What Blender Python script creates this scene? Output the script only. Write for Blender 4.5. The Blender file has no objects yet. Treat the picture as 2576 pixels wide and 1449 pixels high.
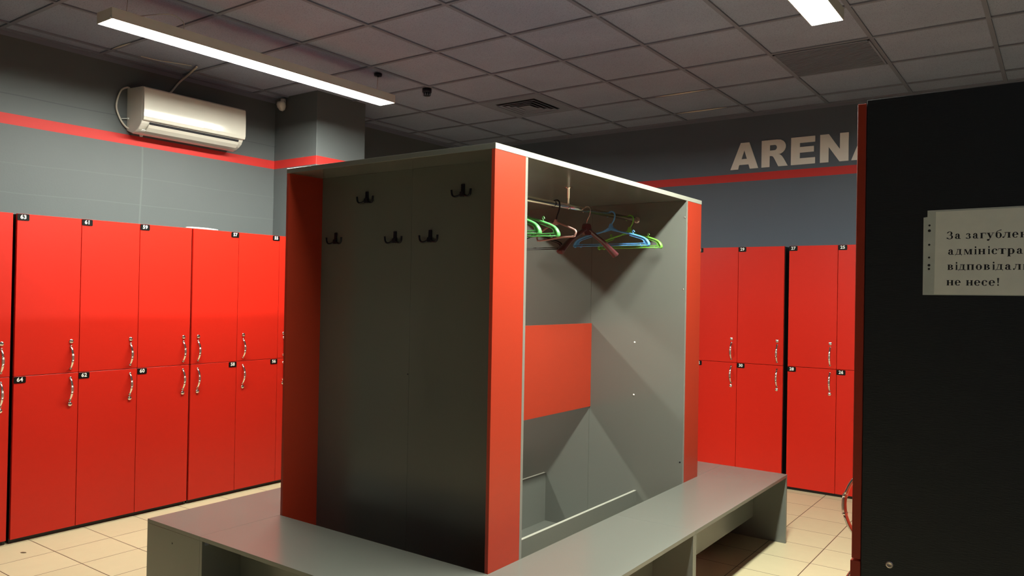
import bpy, bmesh, math, random
from mathutils import Vector, Matrix
random.seed(4)
D = bpy.data
SC = bpy.context.scene
COL = SC.collection
PI = math.pi

# ------------------------------------------------------------------ camera
F_PX, CAM_H = 1936.67, 1.45
YAW, PITCH, ROLL = 0.6236, 0.0082, 0.0176
cam = D.objects.new('camera', D.cameras.new('camera'))
COL.objects.link(cam)
cam.data.sensor_width = 36.0
cam.data.lens = 36.0 * F_PX / 2576.0
cam.data.clip_start = 0.02
_f = Vector((-math.sin(YAW), math.cos(YAW), 0)); _r = Vector((math.cos(YAW), math.sin(YAW), 0)); _u = Vector((0, 0, 1))
_f2 = _f * math.cos(PITCH) + _u * math.sin(PITCH); _u2 = _u * math.cos(PITCH) - _f * math.sin(PITCH)
_r3 = _r * math.cos(ROLL) + _u2 * math.sin(ROLL); _u3 = _u2 * math.cos(ROLL) - _r * math.sin(ROLL)
cam.matrix_world = Matrix(((_r3.x, _u3.x, -_f2.x, 0), (_r3.y, _u3.y, -_f2.y, 0), (_r3.z, _u3.z, -_f2.z, CAM_H), (0, 0, 0, 1)))
SC.camera = cam

# ------------------------------------------------------------------ world and exposure (the room is closed: its two lamps and an added fill lamp light it)
w = D.worlds.new('world'); SC.world = w; w.use_nodes = True
w.node_tree.nodes['Background'].inputs[0].default_value = (0.02, 0.02, 0.025, 1)
w.node_tree.nodes['Background'].inputs[1].default_value = 0.2
SC.view_settings.view_transform = 'Standard'
SC.view_settings.look = 'None'
SC.view_settings.gamma = 1.0
SC.view_settings.use_curve_mapping = False
SC.view_settings.exposure = 0.0
LAMP_STRENGTH = 150.0
LAMP_COLOUR = (0.94, 0.98, 0.86)

# ------------------------------------------------------------------ materials
def new_mat(name):
    m = D.materials.new(name); m.use_nodes = True
    return m, m.node_tree, m.node_tree.nodes['Principled BSDF']

def N(nt, kind, **kw):
    n = nt.nodes.new(kind)
    for k, v in kw.items(): setattr(n, k, v)
    return n

def L(nt, a, b): nt.links.new(a, b)

def mat(name, col, rough=0.5, metal=0.0, bump=0.0, scale=200.0, vary=0.0, spec=0.5, coat=0.0, stretch=(1, 1, 1)):
    m, nt, b = new_mat(name)
    b.inputs['Base Color'].default_value = (*col, 1)
    b.inputs['Roughness'].default_value = rough
    b.inputs['Metallic'].default_value = metal
    b.inputs['Specular IOR Level'].default_value = spec
    b.inputs['Coat Weight'].default_value = coat
    b.inputs['Coat Roughness'].default_value = 0.08
    tc = N(nt, 'ShaderNodeTexCoord'); mp = N(nt, 'ShaderNodeMapping')
    mp.inputs['Scale'].default_value = stretch
    L(nt, tc.outputs['Object'], mp.inputs['Vector'])
    no = N(nt, 'ShaderNodeTexNoise'); no.inputs['Scale'].default_value = scale; no.inputs['Detail'].default_value = 3
    L(nt, mp.outputs['Vector'], no.inputs['Vector'])
    if vary:
        mx = N(nt, 'ShaderNodeMix', data_type='RGBA')
        mx.inputs[6].default_value = (*[c * (1 - vary) for c in col], 1)
        mx.inputs[7].default_value = (*[min(1, c * (1 + vary)) for c in col], 1)
        L(nt, no.outputs['Fac'], mx.inputs[0]); L(nt, mx.outputs[2], b.inputs['Base Color'])
    if bump:
        bp = N(nt, 'ShaderNodeBump'); bp.inputs['Strength'].default_value = bump; bp.inputs['Distance'].default_value = 0.001
        L(nt, no.outputs['Fac'], bp.inputs['Height']); L(nt, bp.outputs['Normal'], b.inputs['Normal'])
    return m

def math_node(nt, op, a, b=None, c=None):
    n = N(nt, 'ShaderNodeMath', operation=op)
    for i, v in enumerate((a, b, c)):
        if v is None: continue
        if isinstance(v, (int, float)): n.inputs[i].default_value = v
        else: L(nt, v, n.inputs[i])
    return n.outputs[0]

def wall_material(name, c0, c1):
    m, nt, b = new_mat(name)
    geo = N(nt, 'ShaderNodeNewGeometry'); sx = N(nt, 'ShaderNodeSeparateXYZ')
    L(nt, geo.outputs['Position'], sx.inputs[0])
    X, Y, Z = sx.outputs
    no = N(nt, 'ShaderNodeTexNoise'); no.inputs['Scale'].default_value = 1.3; no.inputs['Detail'].default_value = 4
    L(nt, geo.outputs['Position'], no.inputs['Vector'])
    paint = N(nt, 'ShaderNodeMix', data_type='RGBA')
    paint.inputs[6].default_value = (*c0, 1); paint.inputs[7].default_value = (*c1, 1)
    L(nt, no.outputs['Fac'], paint.inputs[0])
    # red painted band
    band = math_node(nt, 'MULTIPLY', math_node(nt, 'GREATER_THAN', Z, 2.4488), math_node(nt, 'LESS_THAN', Z, 2.5162))
    mx = N(nt, 'ShaderNodeMix', data_type='RGBA'); mx.inputs[7].default_value = (0.62, 0.035, 0.03, 1)
    L(nt, paint.outputs[2], mx.inputs[6]); L(nt, band, mx.inputs[0])
    # filled plasterboard joints, slightly uneven
    n2 = N(nt, 'ShaderNodeTexNoise'); n2.inputs['Scale'].default_value = 1.1
    L(nt, geo.outputs['Position'], n2.inputs['Vector'])
    wob = math_node(nt, 'MULTIPLY', math_node(nt, 'SUBTRACT', n2.outputs['Fac'], 0.5), 0.05)
    zz = math_node(nt, 'ADD', Z, wob)
    def line(v, at, wd):
        return math_node(nt, 'LESS_THAN', math_node(nt, 'ABSOLUTE', math_node(nt, 'SUBTRACT', v, at)), wd)
    onleft = math_node(nt, 'MULTIPLY', math_node(nt, 'LESS_THAN', X, -5.30), math_node(nt, 'LESS_THAN', Y, 4.1))
    dark = line(zz, 2.635, 0.003)
    pale = line(math_node(nt, 'ADD', Y, wob), 2.872, 0.006)
    pale = math_node(nt, 'MAXIMUM', pale, math_node(nt, 'MULTIPLY', line(zz, 2.215, 0.003), 0.5))
    pale = math_node(nt, 'MULTIPLY', math_node(nt, 'MAXIMUM', pale, math_node(nt, 'MULTIPLY', line(zz, 2.03, 0.003), 0.6)), math_node(nt, 'LESS_THAN', Z, 2.449))
    mx2 = N(nt, 'ShaderNodeMix', data_type='RGBA'); mx2.inputs[7].default_value = (0.075, 0.085, 0.09, 1)
    L(nt, mx.outputs[2], mx2.inputs[6]); L(nt, math_node(nt, 'MULTIPLY', dark, math_node(nt, 'MULTIPLY', onleft, 0.75)), mx2.inputs[0])
    mx3 = N(nt, 'ShaderNodeMix', data_type='RGBA'); mx3.inputs[7].default_value = (0.28, 0.31, 0.30, 1)
    L(nt, mx2.outputs[2], mx3.inputs[6]); L(nt, math_node(nt, 'MULTIPLY', pale, math_node(nt, 'MULTIPLY', onleft, 0.16)), mx3.inputs[0])
    L(nt, mx3.outputs[2], b.inputs['Base Color'])
    b.inputs['Roughness'].default_value = 0.55
    b.inputs['Specular IOR Level'].default_value = 0.3
    fine = N(nt, 'ShaderNodeTexNoise'); fine.inputs['Scale'].default_value = 90
    L(nt, geo.outputs['Position'], fine.inputs['Vector'])
    bp = N(nt, 'ShaderNodeBump'); bp.inputs['Strength'].default_value = 0.15; bp.inputs['Distance'].default_value = 0.002
    L(nt, fine.outputs['Fac'], bp.inputs['Height']); L(nt, bp.outputs['Normal'], b.inputs['Normal'])
    return m

def tile_material():
    m, nt, b = new_mat('floor_tile')
    geo = N(nt, 'ShaderNodeNewGeometry'); sx = N(nt, 'ShaderNodeSeparateXYZ')
    L(nt, geo.outputs['Position'], sx.inputs[0])
    X, Y, Z = sx.outputs
    PER = 0.3045
    def cell(v, o):
        t = math_node(nt, 'DIVIDE', math_node(nt, 'ADD', v, o), PER)
        fr = math_node(nt, 'FRACT', t)
        edge = math_node(nt, 'ABSOLUTE', math_node(nt, 'SUBTRACT', fr, 0.5))
        return math_node(nt, 'FLOOR', t), edge
    ix, ex = cell(X, 4.477 + PER * 60); iy, ey = cell(Y, -1.983 + PER * 60)
    grout = math_node(nt, 'GREATER_THAN', math_node(nt, 'MAXIMUM', ex, ey), 0.5 - 0.0024 / PER)
    cb = N(nt, 'ShaderNodeCombineXYZ'); L(nt, ix, cb.inputs[0]); L(nt, iy, cb.inputs[1])
    wn = N(nt, 'ShaderNodeTexWhiteNoise'); L(nt, cb.outputs[0], wn.inputs['Vector'])
    no = N(nt, 'ShaderNodeTexNoise'); no.inputs['Scale'].default_value = 14; no.inputs['Detail'].default_value = 5
    L(nt, geo.outputs['Position'], no.inputs['Vector'])
    fac = math_node(nt, 'ADD', math_node(nt, 'MULTIPLY', wn.outputs['Value'], 0.35), math_node(nt, 'MULTIPLY', no.outputs['Fac'], 0.65))
    c1 = N(nt, 'ShaderNodeMix', data_type='RGBA')
    c1.inputs[6].default_value = (0.50, 0.425, 0.265, 1); c1.inputs[7].default_value = (0.57, 0.49, 0.31, 1)
    L(nt, fac, c1.inputs[0])
    c2 = N(nt, 'ShaderNodeMix', data_type='RGBA'); c2.inputs[7].default_value = (0.075, 0.045, 0.026, 1)
    L(nt, c1.outputs[2], c2.inputs[6]); L(nt, grout, c2.inputs[0])
    L(nt, c2.outputs[2], b.inputs['Base Color'])
    b.inputs['Roughness'].default_value = 0.42
    bp = N(nt, 'ShaderNodeBump'); bp.inputs['Strength'].default_value = 0.4; bp.inputs['Distance'].default_value = 0.002; bp.invert = True
    L(nt, grout, bp.inputs['Height']); L(nt, bp.outputs['Normal'], b.inputs['Normal'])
    return m

def ceiling_tile_material():
    m, nt, b = new_mat('ceiling_tile')
    geo = N(nt, 'ShaderNodeNewGeometry')
    a = N(nt, 'ShaderNodeTexNoise'); a.inputs['Scale'].default_value = 2.2; a.inputs['Detail'].default_value = 3
    f = N(nt, 'ShaderNodeTexNoise'); f.inputs['Scale'].default_value = 160; f.inputs['Detail'].default_value = 2
    for n in (a, f): L(nt, geo.outputs['Position'], n.inputs['Vector'])
    mx = N(nt, 'ShaderNodeMix', data_type='RGBA')
    mx.inputs[6].default_value = (0.245, 0.27, 0.37, 1); mx.inputs[7].default_value = (0.35, 0.375, 0.50, 1)
    L(nt, a.outputs['Fac'], mx.inputs[0])
    sp = N(nt, 'ShaderNodeMix', data_type='RGBA', blend_type='MULTIPLY'); sp.inputs[7].default_value = (0.45, 0.45, 0.45, 1)
    cr = math_node(nt, 'MULTIPLY', math_node(nt, 'GREATER_THAN', f.outputs['Fac'], 0.60), 0.5)
    L(nt, mx.outputs[2], sp.inputs[6]); L(nt, cr, sp.inputs[0])
    L(nt, sp.outputs[2], b.inputs['Base Color'])
    b.inputs['Roughness'].default_value = 0.9; b.inputs['Specular IOR Level'].default_value = 0.1
    return m

def emit_mat(name, col, st):
    m, nt, b = new_mat(name)
    b.inputs['Base Color'].default_value = (0.8, 0.8, 0.8, 1)
    b.inputs['Emission Color'].default_value = (*col, 1)
    b.inputs['Emission Strength'].default_value = st
    return m

M = dict(
    wall=wall_material('grey_wall_paint', (0.108, 0.118, 0.121), (0.126, 0.135, 0.137)),
    wallblue=wall_material('blue_grey_wall_paint', (0.105, 0.124, 0.160), (0.120, 0.138, 0.172)), floor=tile_material(), tile=ceiling_tile_material(),
    tbar=mat('ceiling_grid_paint', (0.20, 0.205, 0.26), 0.8, bump=0.05, spec=0.1),
    dark_vent=mat('vent_black', (0.012, 0.012, 0.016), 0.6),
    vent_grey=mat('vent_grey', (0.20, 0.215, 0.28), 0.7, bump=0.1, spec=0.2),
    red=mat('red_laminate', (0.56, 0.0165, 0.007), 0.36, bump=0.05, scale=420, vary=0.02, spec=0.35),
    orange=mat('red_orange_laminate', (0.37, 0.034, 0.013), 0.36, bump=0.05, scale=420, vary=0.02, spec=0.45),
    black=mat('black_board', (0.008, 0.007, 0.008), 0.4, bump=0.05),
    blackgrain=mat('black_grained_laminate', (0.011, 0.012, 0.016), 0.42, bump=0.5, scale=60, stretch=(0.6, 1, 14), vary=0.3),
    grey=mat('grey_laminate', (0.136, 0.141, 0.124), 0.24, bump=0.03, scale=500, vary=0.03, spec=0.65),
    edge=mat('pale_edge_band', (0.29, 0.29, 0.245), 0.4, bump=0.03),
    strip=mat('grey_edge_band', (0.20, 0.20, 0.175), 0.4, bump=0.03),
    chrome=mat('chrome', (0.85, 0.80, 0.74), 0.12, 1.0, bump=0.02),
    satin=mat('satin_metal', (0.62, 0.52, 0.48), 0.38, 1.0, bump=0.05),
    gun=mat('dark_gunmetal', (0.012, 0.013, 0.022), 0.35, 0.5, bump=0.03),
    plate=mat('black_plate', (0.004, 0.004, 0.004), 0.4, bump=0.02, spec=0.2),
    white=mat('white_print', (0.85, 0.85, 0.80), 0.5, bump=0.02),
    plastic=mat('white_plastic', (0.74, 0.69, 0.61), 0.16, bump=0.02, coat=0.6),
    cable=mat('cream_cable', (0.62, 0.56, 0.48), 0.45, bump=0.02),
    lampbody=mat('lamp_housing', (0.62, 0.60, 0.55), 0.45, 0.0, bump=0.02),
    letter=mat('beige_letter_film', (0.88, 0.81, 0.75), 0.4, bump=0.02),
    green=mat('green_plastic', (0.10, 0.42, 0.11), 0.3, bump=0.02, vary=0.04),
    lime=mat('lime_green_plastic', (0.16, 0.45, 0.06), 0.3, bump=0.02, vary=0.04),
    blue=mat('blue_plastic', (0.10, 0.33, 0.68), 0.3, bump=0.02, vary=0.04),
    pink=mat('pink_beige_plastic', (0.45, 0.27, 0.24), 0.3, bump=0.02, vary=0.04),
    maroon=mat('dark_maroon_plastic', (0.075, 0.018, 0.020), 0.28, bump=0.03, vary=0.05),
    blackpl=mat('black_plastic', (0.012, 0.012, 0.013), 0.35, bump=0.03),
    paper=mat('note_paper', (0.92, 0.88, 0.76), 0.5, bump=0.3, scale=40, vary=0.06),
    sleeve=mat('clear_sleeve', (0.66, 0.66, 0.58), 0.2, bump=0.25, scale=45, vary=0.12),
    ink=mat('black_ink', (0.012, 0.010, 0.010), 0.7),
    brown=mat('dry_brown', (0.10, 0.06, 0.03), 0.8, bump=0.1),
    glint_paint=mat('grid_glint_paint', (0.75, 0.68, 0.58), 0.35, 0.2, bump=0.02),
)
M['lamp'] = emit_mat('lamp_diffuser', LAMP_COLOUR, LAMP_STRENGTH)
M['lamp_bright'] = emit_mat('lamp_diffuser_bright', LAMP_COLOUR, LAMP_STRENGTH * 1.45)  # right lamp, set stronger to brighten the back lockers and floor
M['lamp_fill'] = emit_mat('fill_lamp_diffuser', (0.72, 0.92, 1.25), LAMP_STRENGTH * 0.11)

# ------------------------------------------------------------------ mesh helpers
def bm_new(): return bmesh.new()

def box(bm, x0, x1, y0, y1, z0, z1, bev=0.0, mi=0, seg=1):
    if x0 > x1: x0, x1 = x1, x0
    if y0 > y1: y0, y1 = y1, y0
    if z0 > z1: z0, z1 = z1, z0
    vs = [bm.verts.new(p) for p in ((x0, y0, z0), (x1, y0, z0), (x1, y1, z0), (x0, y1, z0), (x0, y0, z1), (x1, y0, z1), (x1, y1, z1), (x0, y1, z1))]
    fs = [bm.faces.new([vs[i] for i in q]) for q in ((0, 3, 2, 1), (4, 5, 6, 7), (0, 1, 5, 4), (1, 2, 6, 5), (2, 3, 7, 6), (3, 0, 4, 7))]
    for f in fs: f.material_index = mi
    if bev:
        es = list({e for f in fs for e in f.edges})
        r = bmesh.ops.bevel(bm, geom=es, offset=bev, segments=seg, profile=0.5, affect='EDGES')
        for f in r['faces']: f.material_index = mi

def smooth_path(pts, n=6, closed=False):
    pts = [Vector(p) for p in pts]
    out = []
    k = len(pts)
    rng = range(k) if closed else range(k - 1)
    for i in rng:
        if closed: p0, p1, p2, p3 = pts[(i - 1) % k], pts[i], pts[(i + 1) % k], pts[(i + 2) % k]
        else: p0, p1, p2, p3 = pts[max(i - 1, 0)], pts[i], pts[i + 1], pts[min(i + 2, k - 1)]
        for j in range(n):
            t = j / n
            out.append(0.5 * ((2 * p1) + (p2 - p0) * t + (2 * p0 - 5 * p1 + 4 * p2 - p3) * t * t + (3 * p1 - p0 - 3 * p2 + p3) * t ** 3))
    if not closed: out.append(pts[-1])
    return out

def tube(bm, pts, r, seg=8, flat=(1.0, 1.0), up=None, mi=0, caps=True, smooth=True):
    """sweep an elliptical section along pts; flat scales the section along (side, up)"""
    pts = [Vector(p) for p in pts]
    n = len(pts)
    rs = r if isinstance(r, (list, tuple)) else [r] * n
    tans = []
    for i in range(n):
        t = pts[min(i + 1, n - 1)] - pts[max(i - 1, 0)]
        tans.append(t.normalized())
    nrm = Vector(up) if up else (Vector((0, 0, 1)) if abs(tans[0].z) < 0.9 else Vector((1, 0, 0)))
    rings = []
    for i in range(n):
        t = tans[i]
        if up: nrm = Vector(up)
        u = (nrm - t * nrm.dot(t))
        if u.length < 1e-5: u = t.orthogonal()
        u.normalize(); nrm = u
        s = t.cross(u)
        rings.append([bm.verts.new(pts[i] + s * (math.cos(2 * PI * k / seg) * rs[i] * flat[0]) + u * (math.sin(2 * PI * k / seg) * rs[i] * flat[1])) for k in range(seg)])
    for i in range(n - 1):
        for k in range(seg):
            f = bm.faces.new((rings[i][k], rings[i][(k + 1) % seg], rings[i + 1][(k + 1) % seg], rings[i + 1][k]))
            f.material_index = mi; f.smooth = smooth
    if caps:
        f = bm.faces.new(rings[0][::-1]); f.material_index = mi
        f = bm.faces.new(rings[-1]); f.material_index = mi

def lathe(bm, prof, seg=20, mat4=None, mi=0, smooth=True):
    """prof: (radius, height) along local +Z"""
    mat4 = mat4 or Matrix.Identity(4)
    rings = []
    for r, h in prof:
        if r < 1e-6: rings.append([bm.verts.new(mat4 @ Vector((0, 0, h)))])
        else: rings.append([bm.verts.new(mat4 @ Vector((r * math.cos(2 * PI * k / seg), r * math.sin(2 * PI * k / seg), h))) for k in range(seg)])
    for a, b in zip(rings, rings[1:]):
        for k in range(seg):
            q = [a[k % len(a)], a[(k + 1) % len(a)], b[(k + 1) % len(b)], b[k % len(b)]]
            q = [v for i, v in enumerate(q) if v not in q[:i]]
            if len(q) < 3: continue
            f = bm.faces.new(q); f.material_index = mi; f.smooth = smooth
    for ring, rev in ((rings[0], True), (rings[-1], False)):
        if len(ring) > 1:
            f = bm.faces.new(ring[::-1] if rev else ring); f.material_index = mi

def axis(p, d):
    """matrix taking local +Z to direction d at point p"""
    return Matrix.Translation(Vector(p)) @ Vector(d).to_track_quat('Z', 'Y').to_matrix().to_4x4()

def prism(bm, pts2, y0, y1, mi=0, plane='xz'):
    """outline in a plane, extruded between y0 and y1 along the third axis"""
    def P(a, b, c): return (a, c, b) if plane == 'xz' else ((c, a, b) if plane == 'yz' else (a, b, c))
    A = [bm.verts.new(P(a, b, y0)) for a, b in pts2]; B = [bm.verts.new(P(a, b, y1)) for a, b in pts2]
    n = len(A)
    fs = [bm.faces.new(A), bm.faces.new(B[::-1])] + [bm.faces.new((A[i], B[i], B[(i + 1) % n], A[(i + 1) % n])) for i in range(n)]
    for f in fs: f.material_index = mi
    return fs

def finish(bm):
    bmesh.ops.recalc_face_normals(bm, faces=bm.faces[:])

def to_mesh(bm, name, mats):
    finish(bm)
    me = D.meshes.new(name); bm.to_mesh(me); bm.free()
    for m in (mats if isinstance(mats, (list, tuple)) else [mats]): me.materials.append(m)
    return me

def obj(name, bm, mats, parent=None, label=None):
    o = D.objects.new(name, to_mesh(bm, name, mats)); COL.objects.link(o)
    if parent: o.parent = parent
    if label: o['label'] = label
    return o

def obj_me(name, me, parent=None, loc=(0, 0, 0), rot=(0, 0, 0)):
    o = D.objects.new(name, me); COL.objects.link(o)
    if parent: o.parent = parent
    o.location = loc; o.rotation_euler = rot
    return o

def thing(name, label, cat, loc=(0, 0, 0), rotz=0.0, group=None):
    o = D.objects.new(name, None); COL.objects.link(o)
    o.empty_display_size = 0.1
    o.location = loc; o.rotation_euler = (0, 0, rotz)
    o['label'] = label; o['category'] = cat
    if group: o['group'] = group
    return o

def tag(o, label, cat, group=None, kind=None):
    if label: o['label'] = label
    if cat: o['category'] = cat
    if group: o['group'] = group
    if kind: o['kind'] = kind
    return o

def struct(name, bm, mats, label=None):
    o = obj(name, bm, mats); o['kind'] = 'structure'
    if label: o['label'] = label
    return o

def curve_mesh(curve):
    """turn a filled curve (text or outline with holes) into mesh data"""
    t = D.objects.new('tmp', curve); COL.objects.link(t)
    dg = bpy.context.evaluated_depsgraph_get(); dg.update()
    me = D.meshes.new_from_object(t.evaluated_get(dg))
    D.objects.remove(t); D.curves.remove(curve)
    return me

def add_mesh(bm, me, mat4, mi):
    n0 = len(bm.faces)
    me.transform(mat4)
    bm.from_mesh(me); bm.faces.ensure_lookup_table()
    for f in bm.faces[n0:]: f.material_index = mi
    D.meshes.remove(me)

def outline_mesh(loops, depth):
    c = D.curves.new('outline', 'CURVE'); c.dimensions = '2D'; c.fill_mode = 'BOTH'; c.extrude = depth / 2
    for lp in loops:
        s = c.splines.new('POLY'); s.points.add(len(lp) - 1); s.use_cyclic_u = True
        for p, (x, y) in zip(s.points, lp): p.co = (x, y, 0, 1)
    return curve_mesh(c)

# ------------------------------------------------------------------ measures of the room
XW, YW, ZC = -5.3217, 6.4763, 3.0207          # left wall, back wall, ceiling
XR, YF = 3.7, -2.2                            # right wall and the wall behind the camera
LAMP_Z = 2.83

# ------------------------------------------------------------------ setting
b = bm_new(); box(b, XW - 0.1, XR + 0.1, YF - 0.1, YW + 0.1, -0.1, 0); struct('floor', b, M['floor'])
b = bm_new(); box(b, XW - 0.12, XW, YF, YW, 0, ZC + 0.02); struct('wall_left', b, M['wall'])
b = bm_new(); box(b, XW - 0.12, XR + 0.12, YW, YW + 0.12, 0, ZC + 0.02); struct('wall_back', b, M['wallblue'])
b = bm_new(); box(b, XR, XR + 0.12, YF, YW, 0, ZC + 0.02); struct('wall_right', b, M['wall'])
b = bm_new(); box(b, XW - 0.12, XR + 0.12, YF - 0.12, YF, 0, ZC + 0.02); struct('wall_front', b, M['wall'])
b = bm_new(); box(b, XW, -4.7965, 4.0004, 4.5132, 0, ZC + 0.01, bev=0.003); struct('wall_column', b, M['wall'])
# suspended ceiling: tiles above, T-bars 24 mm wide
b = bm_new()
box(b, XW - 0.12, XR + 0.12, YF - 0.12, YW + 0.12, ZC + 0.009, ZC + 0.09)
GX, GY = -3.3609, 3.1711
for k in range(-4, 13):
    x = GX + 0.6 * k
    if XW + 0.03 < x < XR: box(b, x - 0.012, x + 0.012, YF, YW, ZC, ZC + 0.012, mi=1)
for k in range(-10, 7):
    y = GY + 0.6 * k
    if YF < y < YW: box(b, XW, XR, y - 0.012, y + 0.012, ZC + 0.0003, ZC + 0.012, mi=1)
struct('ceiling', b, [M['tile'], M['tbar']])
b = bm_new(); box(b, XW, XW + 0.028, YF, YW, ZC - 0.001, ZC + 0.009); box(b, XW, XW + 0.002, YF, YW, ZC - 0.03, ZC)
struct('trim_1', b, M['tbar'])
b = bm_new(); box(b, XW, XR, YW - 0.028, YW, ZC - 0.0012, ZC + 0.009); box(b, XW, XR, YW - 0.002, YW, ZC - 0.025, ZC)
struct('trim_2', b, M['tbar'])
for i, (x0, x1, y) in enumerate(((-2.64, -2.20, 5.571), (-2.72, -2.28, 6.171), (-5.13, -4.89, 2.571))):  # glints on the grid bars, painted as pale tapered strips
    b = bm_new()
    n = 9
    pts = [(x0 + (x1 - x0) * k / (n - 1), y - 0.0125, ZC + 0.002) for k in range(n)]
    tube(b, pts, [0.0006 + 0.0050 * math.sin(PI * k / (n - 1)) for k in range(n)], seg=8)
    struct('trim_%d' % (3 + i), b, M['glint_paint'], 'pale strip painted as a glint on a ceiling grid bar')

# ------------------------------------------------------------------ linear lamps
def linear_lamp(x0, x1, y0, y1, label, glow='lamp'):
    cx = (x0 + x1) / 2
    t = thing('linear_pendant_lamp', label, 'lamp', (cx, (y0 + y1) / 2, LAMP_Z), 0, 'linear pendant lamps')
    hx, hy = (x1 - x0) / 2, (y1 - y0) / 2
    b = bm_new(); wl, hh = 0.004, 0.050
    box(b, -hx - wl, -hx, -hy - wl, hy + wl, -0.004, hh); box(b, hx, hx + wl, -hy - wl, hy + wl, -0.004, hh)
    box(b, -hx, hx, -hy - wl, -hy, -0.004, hh); box(b, -hx, hx, hy, hy + wl, -0.004, hh)
    box(b, -hx - wl, hx + wl, -hy - wl, hy + wl, hh, hh + 0.004)
    obj('housing', b, M['lampbody'], t)
    b = bm_new(); box(b, -hx + 0.0005, hx - 0.0005, -hy + 0.0005, hy - 0.0005, 0.002, 0.005)
    obj('diffuser', b, M[glow], t)
    for s in (-1, 1):
        b = bm_new(); lathe(b, [(0.0, 0), (0.006, 0.001), (0.006, 0.004), (0.0, 0.006)], 10, axis((hx * 0.9, s * (hy + wl), 0.003), (0, s, 0)))
        obj('end_screw', b, M['chrome'], t)
        yy = s * (hy - 0.11)
        top = ZC - LAMP_Z
        b = bm_new(); tube(b, [(0.0, yy, hh + 0.004), (0.012, yy, top - 0.012)], 0.0016, 6)
        lathe(b, [(0.004, 0), (0.004, 0.014), (0.0, 0.016)], 10, Matrix.Translation((0.0, yy, hh + 0.003)))
        obj('suspension_wire', b, M['satin'], t)
        b = bm_new(); lathe(b, [(0.0, -0.024), (0.004, -0.022), (0.006, -0.018), (0.026, -0.017), (0.029, -0.012), (0.029, 0.0)], 20, Matrix.Translation((0.012, yy, top + 0.0)))
        obj('ceiling_canopy', b, M['gun'], t)
    b = bm_new()
    z = hh + 0.004
    tube(b, smooth_path([(0.02, -hy + 0.14, z), (0.03, -hy + 0.22, z + 0.035), (0.03, -hy + 0.34, z + 0.075), (0.02, -hy + 0.42, z + 0.06), (0.02, -hy + 0.42, z)], 6), 0.0025, 6)
    obj('supply_cord', b, M['lampbody'], t)
    return t
linear_lamp(-4.123, -3.9766, 1.9816, 4.0236, 'long glowing linear lamp hanging above the left lockers')
linear_lamp(-1.048, -0.9015, 1.9690, 3.9990, 'linear lamp at the top right of the photo, only its end in view', 'lamp_bright')
linear_lamp(2.027, 2.1735, -1.30, 0.74, 'added dim fill lamp, unseen, to the right behind the camera', 'lamp_fill')  # fill lamp added out of view to light the notice

# ------------------------------------------------------------------ ceiling fittings
t = thing('ceiling_diffuser', 'square grey air diffuser with dark louvres in the ceiling', 'air vent', (-3.661, 5.271, ZC))
b = bm_new()
box(b, -0.288, 0.288, -0.288, 0.288, -0.001, 0.007)
obj('face_plate', b, M['vent_grey'], t)
b = bm_new()
box(b, -0.192, 0.192, -0.192, 0.192, -0.0022, 0.0005)
obj('recess', b, M['dark_vent'], t)
def blade_ring(bm, hi, ho, z0, z1, th=0.0012):
    # four slanted blades flaring outwards as they come down
    c = ((1, 1), (-1, 1), (-1, -1), (1, -1))
    for i in range(4):
        p, q = c[i], c[(i + 1) % 4]
        top = [(p[0] * hi, p[1] * hi, z1), (q[0] * hi, q[1] * hi, z1)]
        low = [(q[0] * ho, q[1] * ho, z0), (p[0] * ho, p[1] * ho, z0)]
        A = [bm.verts.new(v) for v in top + low]
        B = [bm.verts.new((v[0], v[1], v[2] - th)) for v in top + low]
        bm.faces.new(A); bm.faces.new(B[::-1])
        for j in range(4): bm.faces.new((A[j], B[j], B[(j + 1) % 4], A[(j + 1) % 4]))
b = bm_new()
for hi in (0.166, 0.124, 0.082): 
    blade_ring(b, hi, hi + 0.018, -0.0105, -0.0032)
    ho = hi + 0.018
    for s_ in (-1, 1):
        box(b, -ho, ho, s_ * ho - 0.001, s_ * ho + 0.001, -0.0150, -0.0105)
        box(b, s_ * ho - 0.001, s_ * ho + 0.001, -ho, ho, -0.0151, -0.0104)
box(b, -0.058, 0.058, -0.058, 0.058, -0.0105, -0.0090)
for s_ in (-1, 1): box(b, s_ * 0.05 - 0.003, s_ * 0.05 + 0.003, -0.003, 0.003, -0.0095, -0.002)
obj('louvre', b, M['vent_grey'], t)
t = thing('return_air_grille', 'dark square perforated grille in the ceiling by the right lamp', 'air vent', (-1.2609, 5.2711, ZC))
b = bm_new(); box(b, -0.288, 0.288, -0.288, 0.288, -0.002, 0.007); obj('backing', b, M['dark_vent'], t)
b = bm_new()
for k in range(24):
    y = -0.275 + 0.55 * k / 23
    box(b, -0.28, 0.28, y - 0.0055, y + 0.0055, -0.005, -0.001)
for s in (-1, 1):
    box(b, -0.288, 0.288, s * 0.282 - 0.006, s * 0.282 + 0.006, -0.006, -0.001)
    box(b, s * 0.282 - 0.006, s * 0.282 + 0.006, -0.288, 0.288, -0.006, -0.001)
obj('grille', b, M['vent_grey'], t)
t = thing('smoke_detector', 'small black slotted detector on the ceiling beyond the lamp end', 'detector', (-4.004, 4.40, ZC))
b = bm_new(); lathe(b, [(0.0, -0.034), (0.030, -0.034), (0.036, -0.030), (0.036, 0.0)], 20); obj('base', b, M['gun'], t)
b = bm_new(); lathe(b, [(0.0, -0.058), (0.022, -0.058), (0.026, -0.055), (0.030, -0.034)], 20)
obj('sensor_head', b, M['gun'], t)
b = bm_new()
for k in range(10):
    a = 2 * PI * k / 10
    lathe(b, [(0.003, -0.055), (0.003, -0.036)], 6, Matrix.Translation((0.0275 * math.cos(a), 0.0275 * math.sin(a), 0)))
obj('slot_ribs', b, M['vent_grey'], t)
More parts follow.
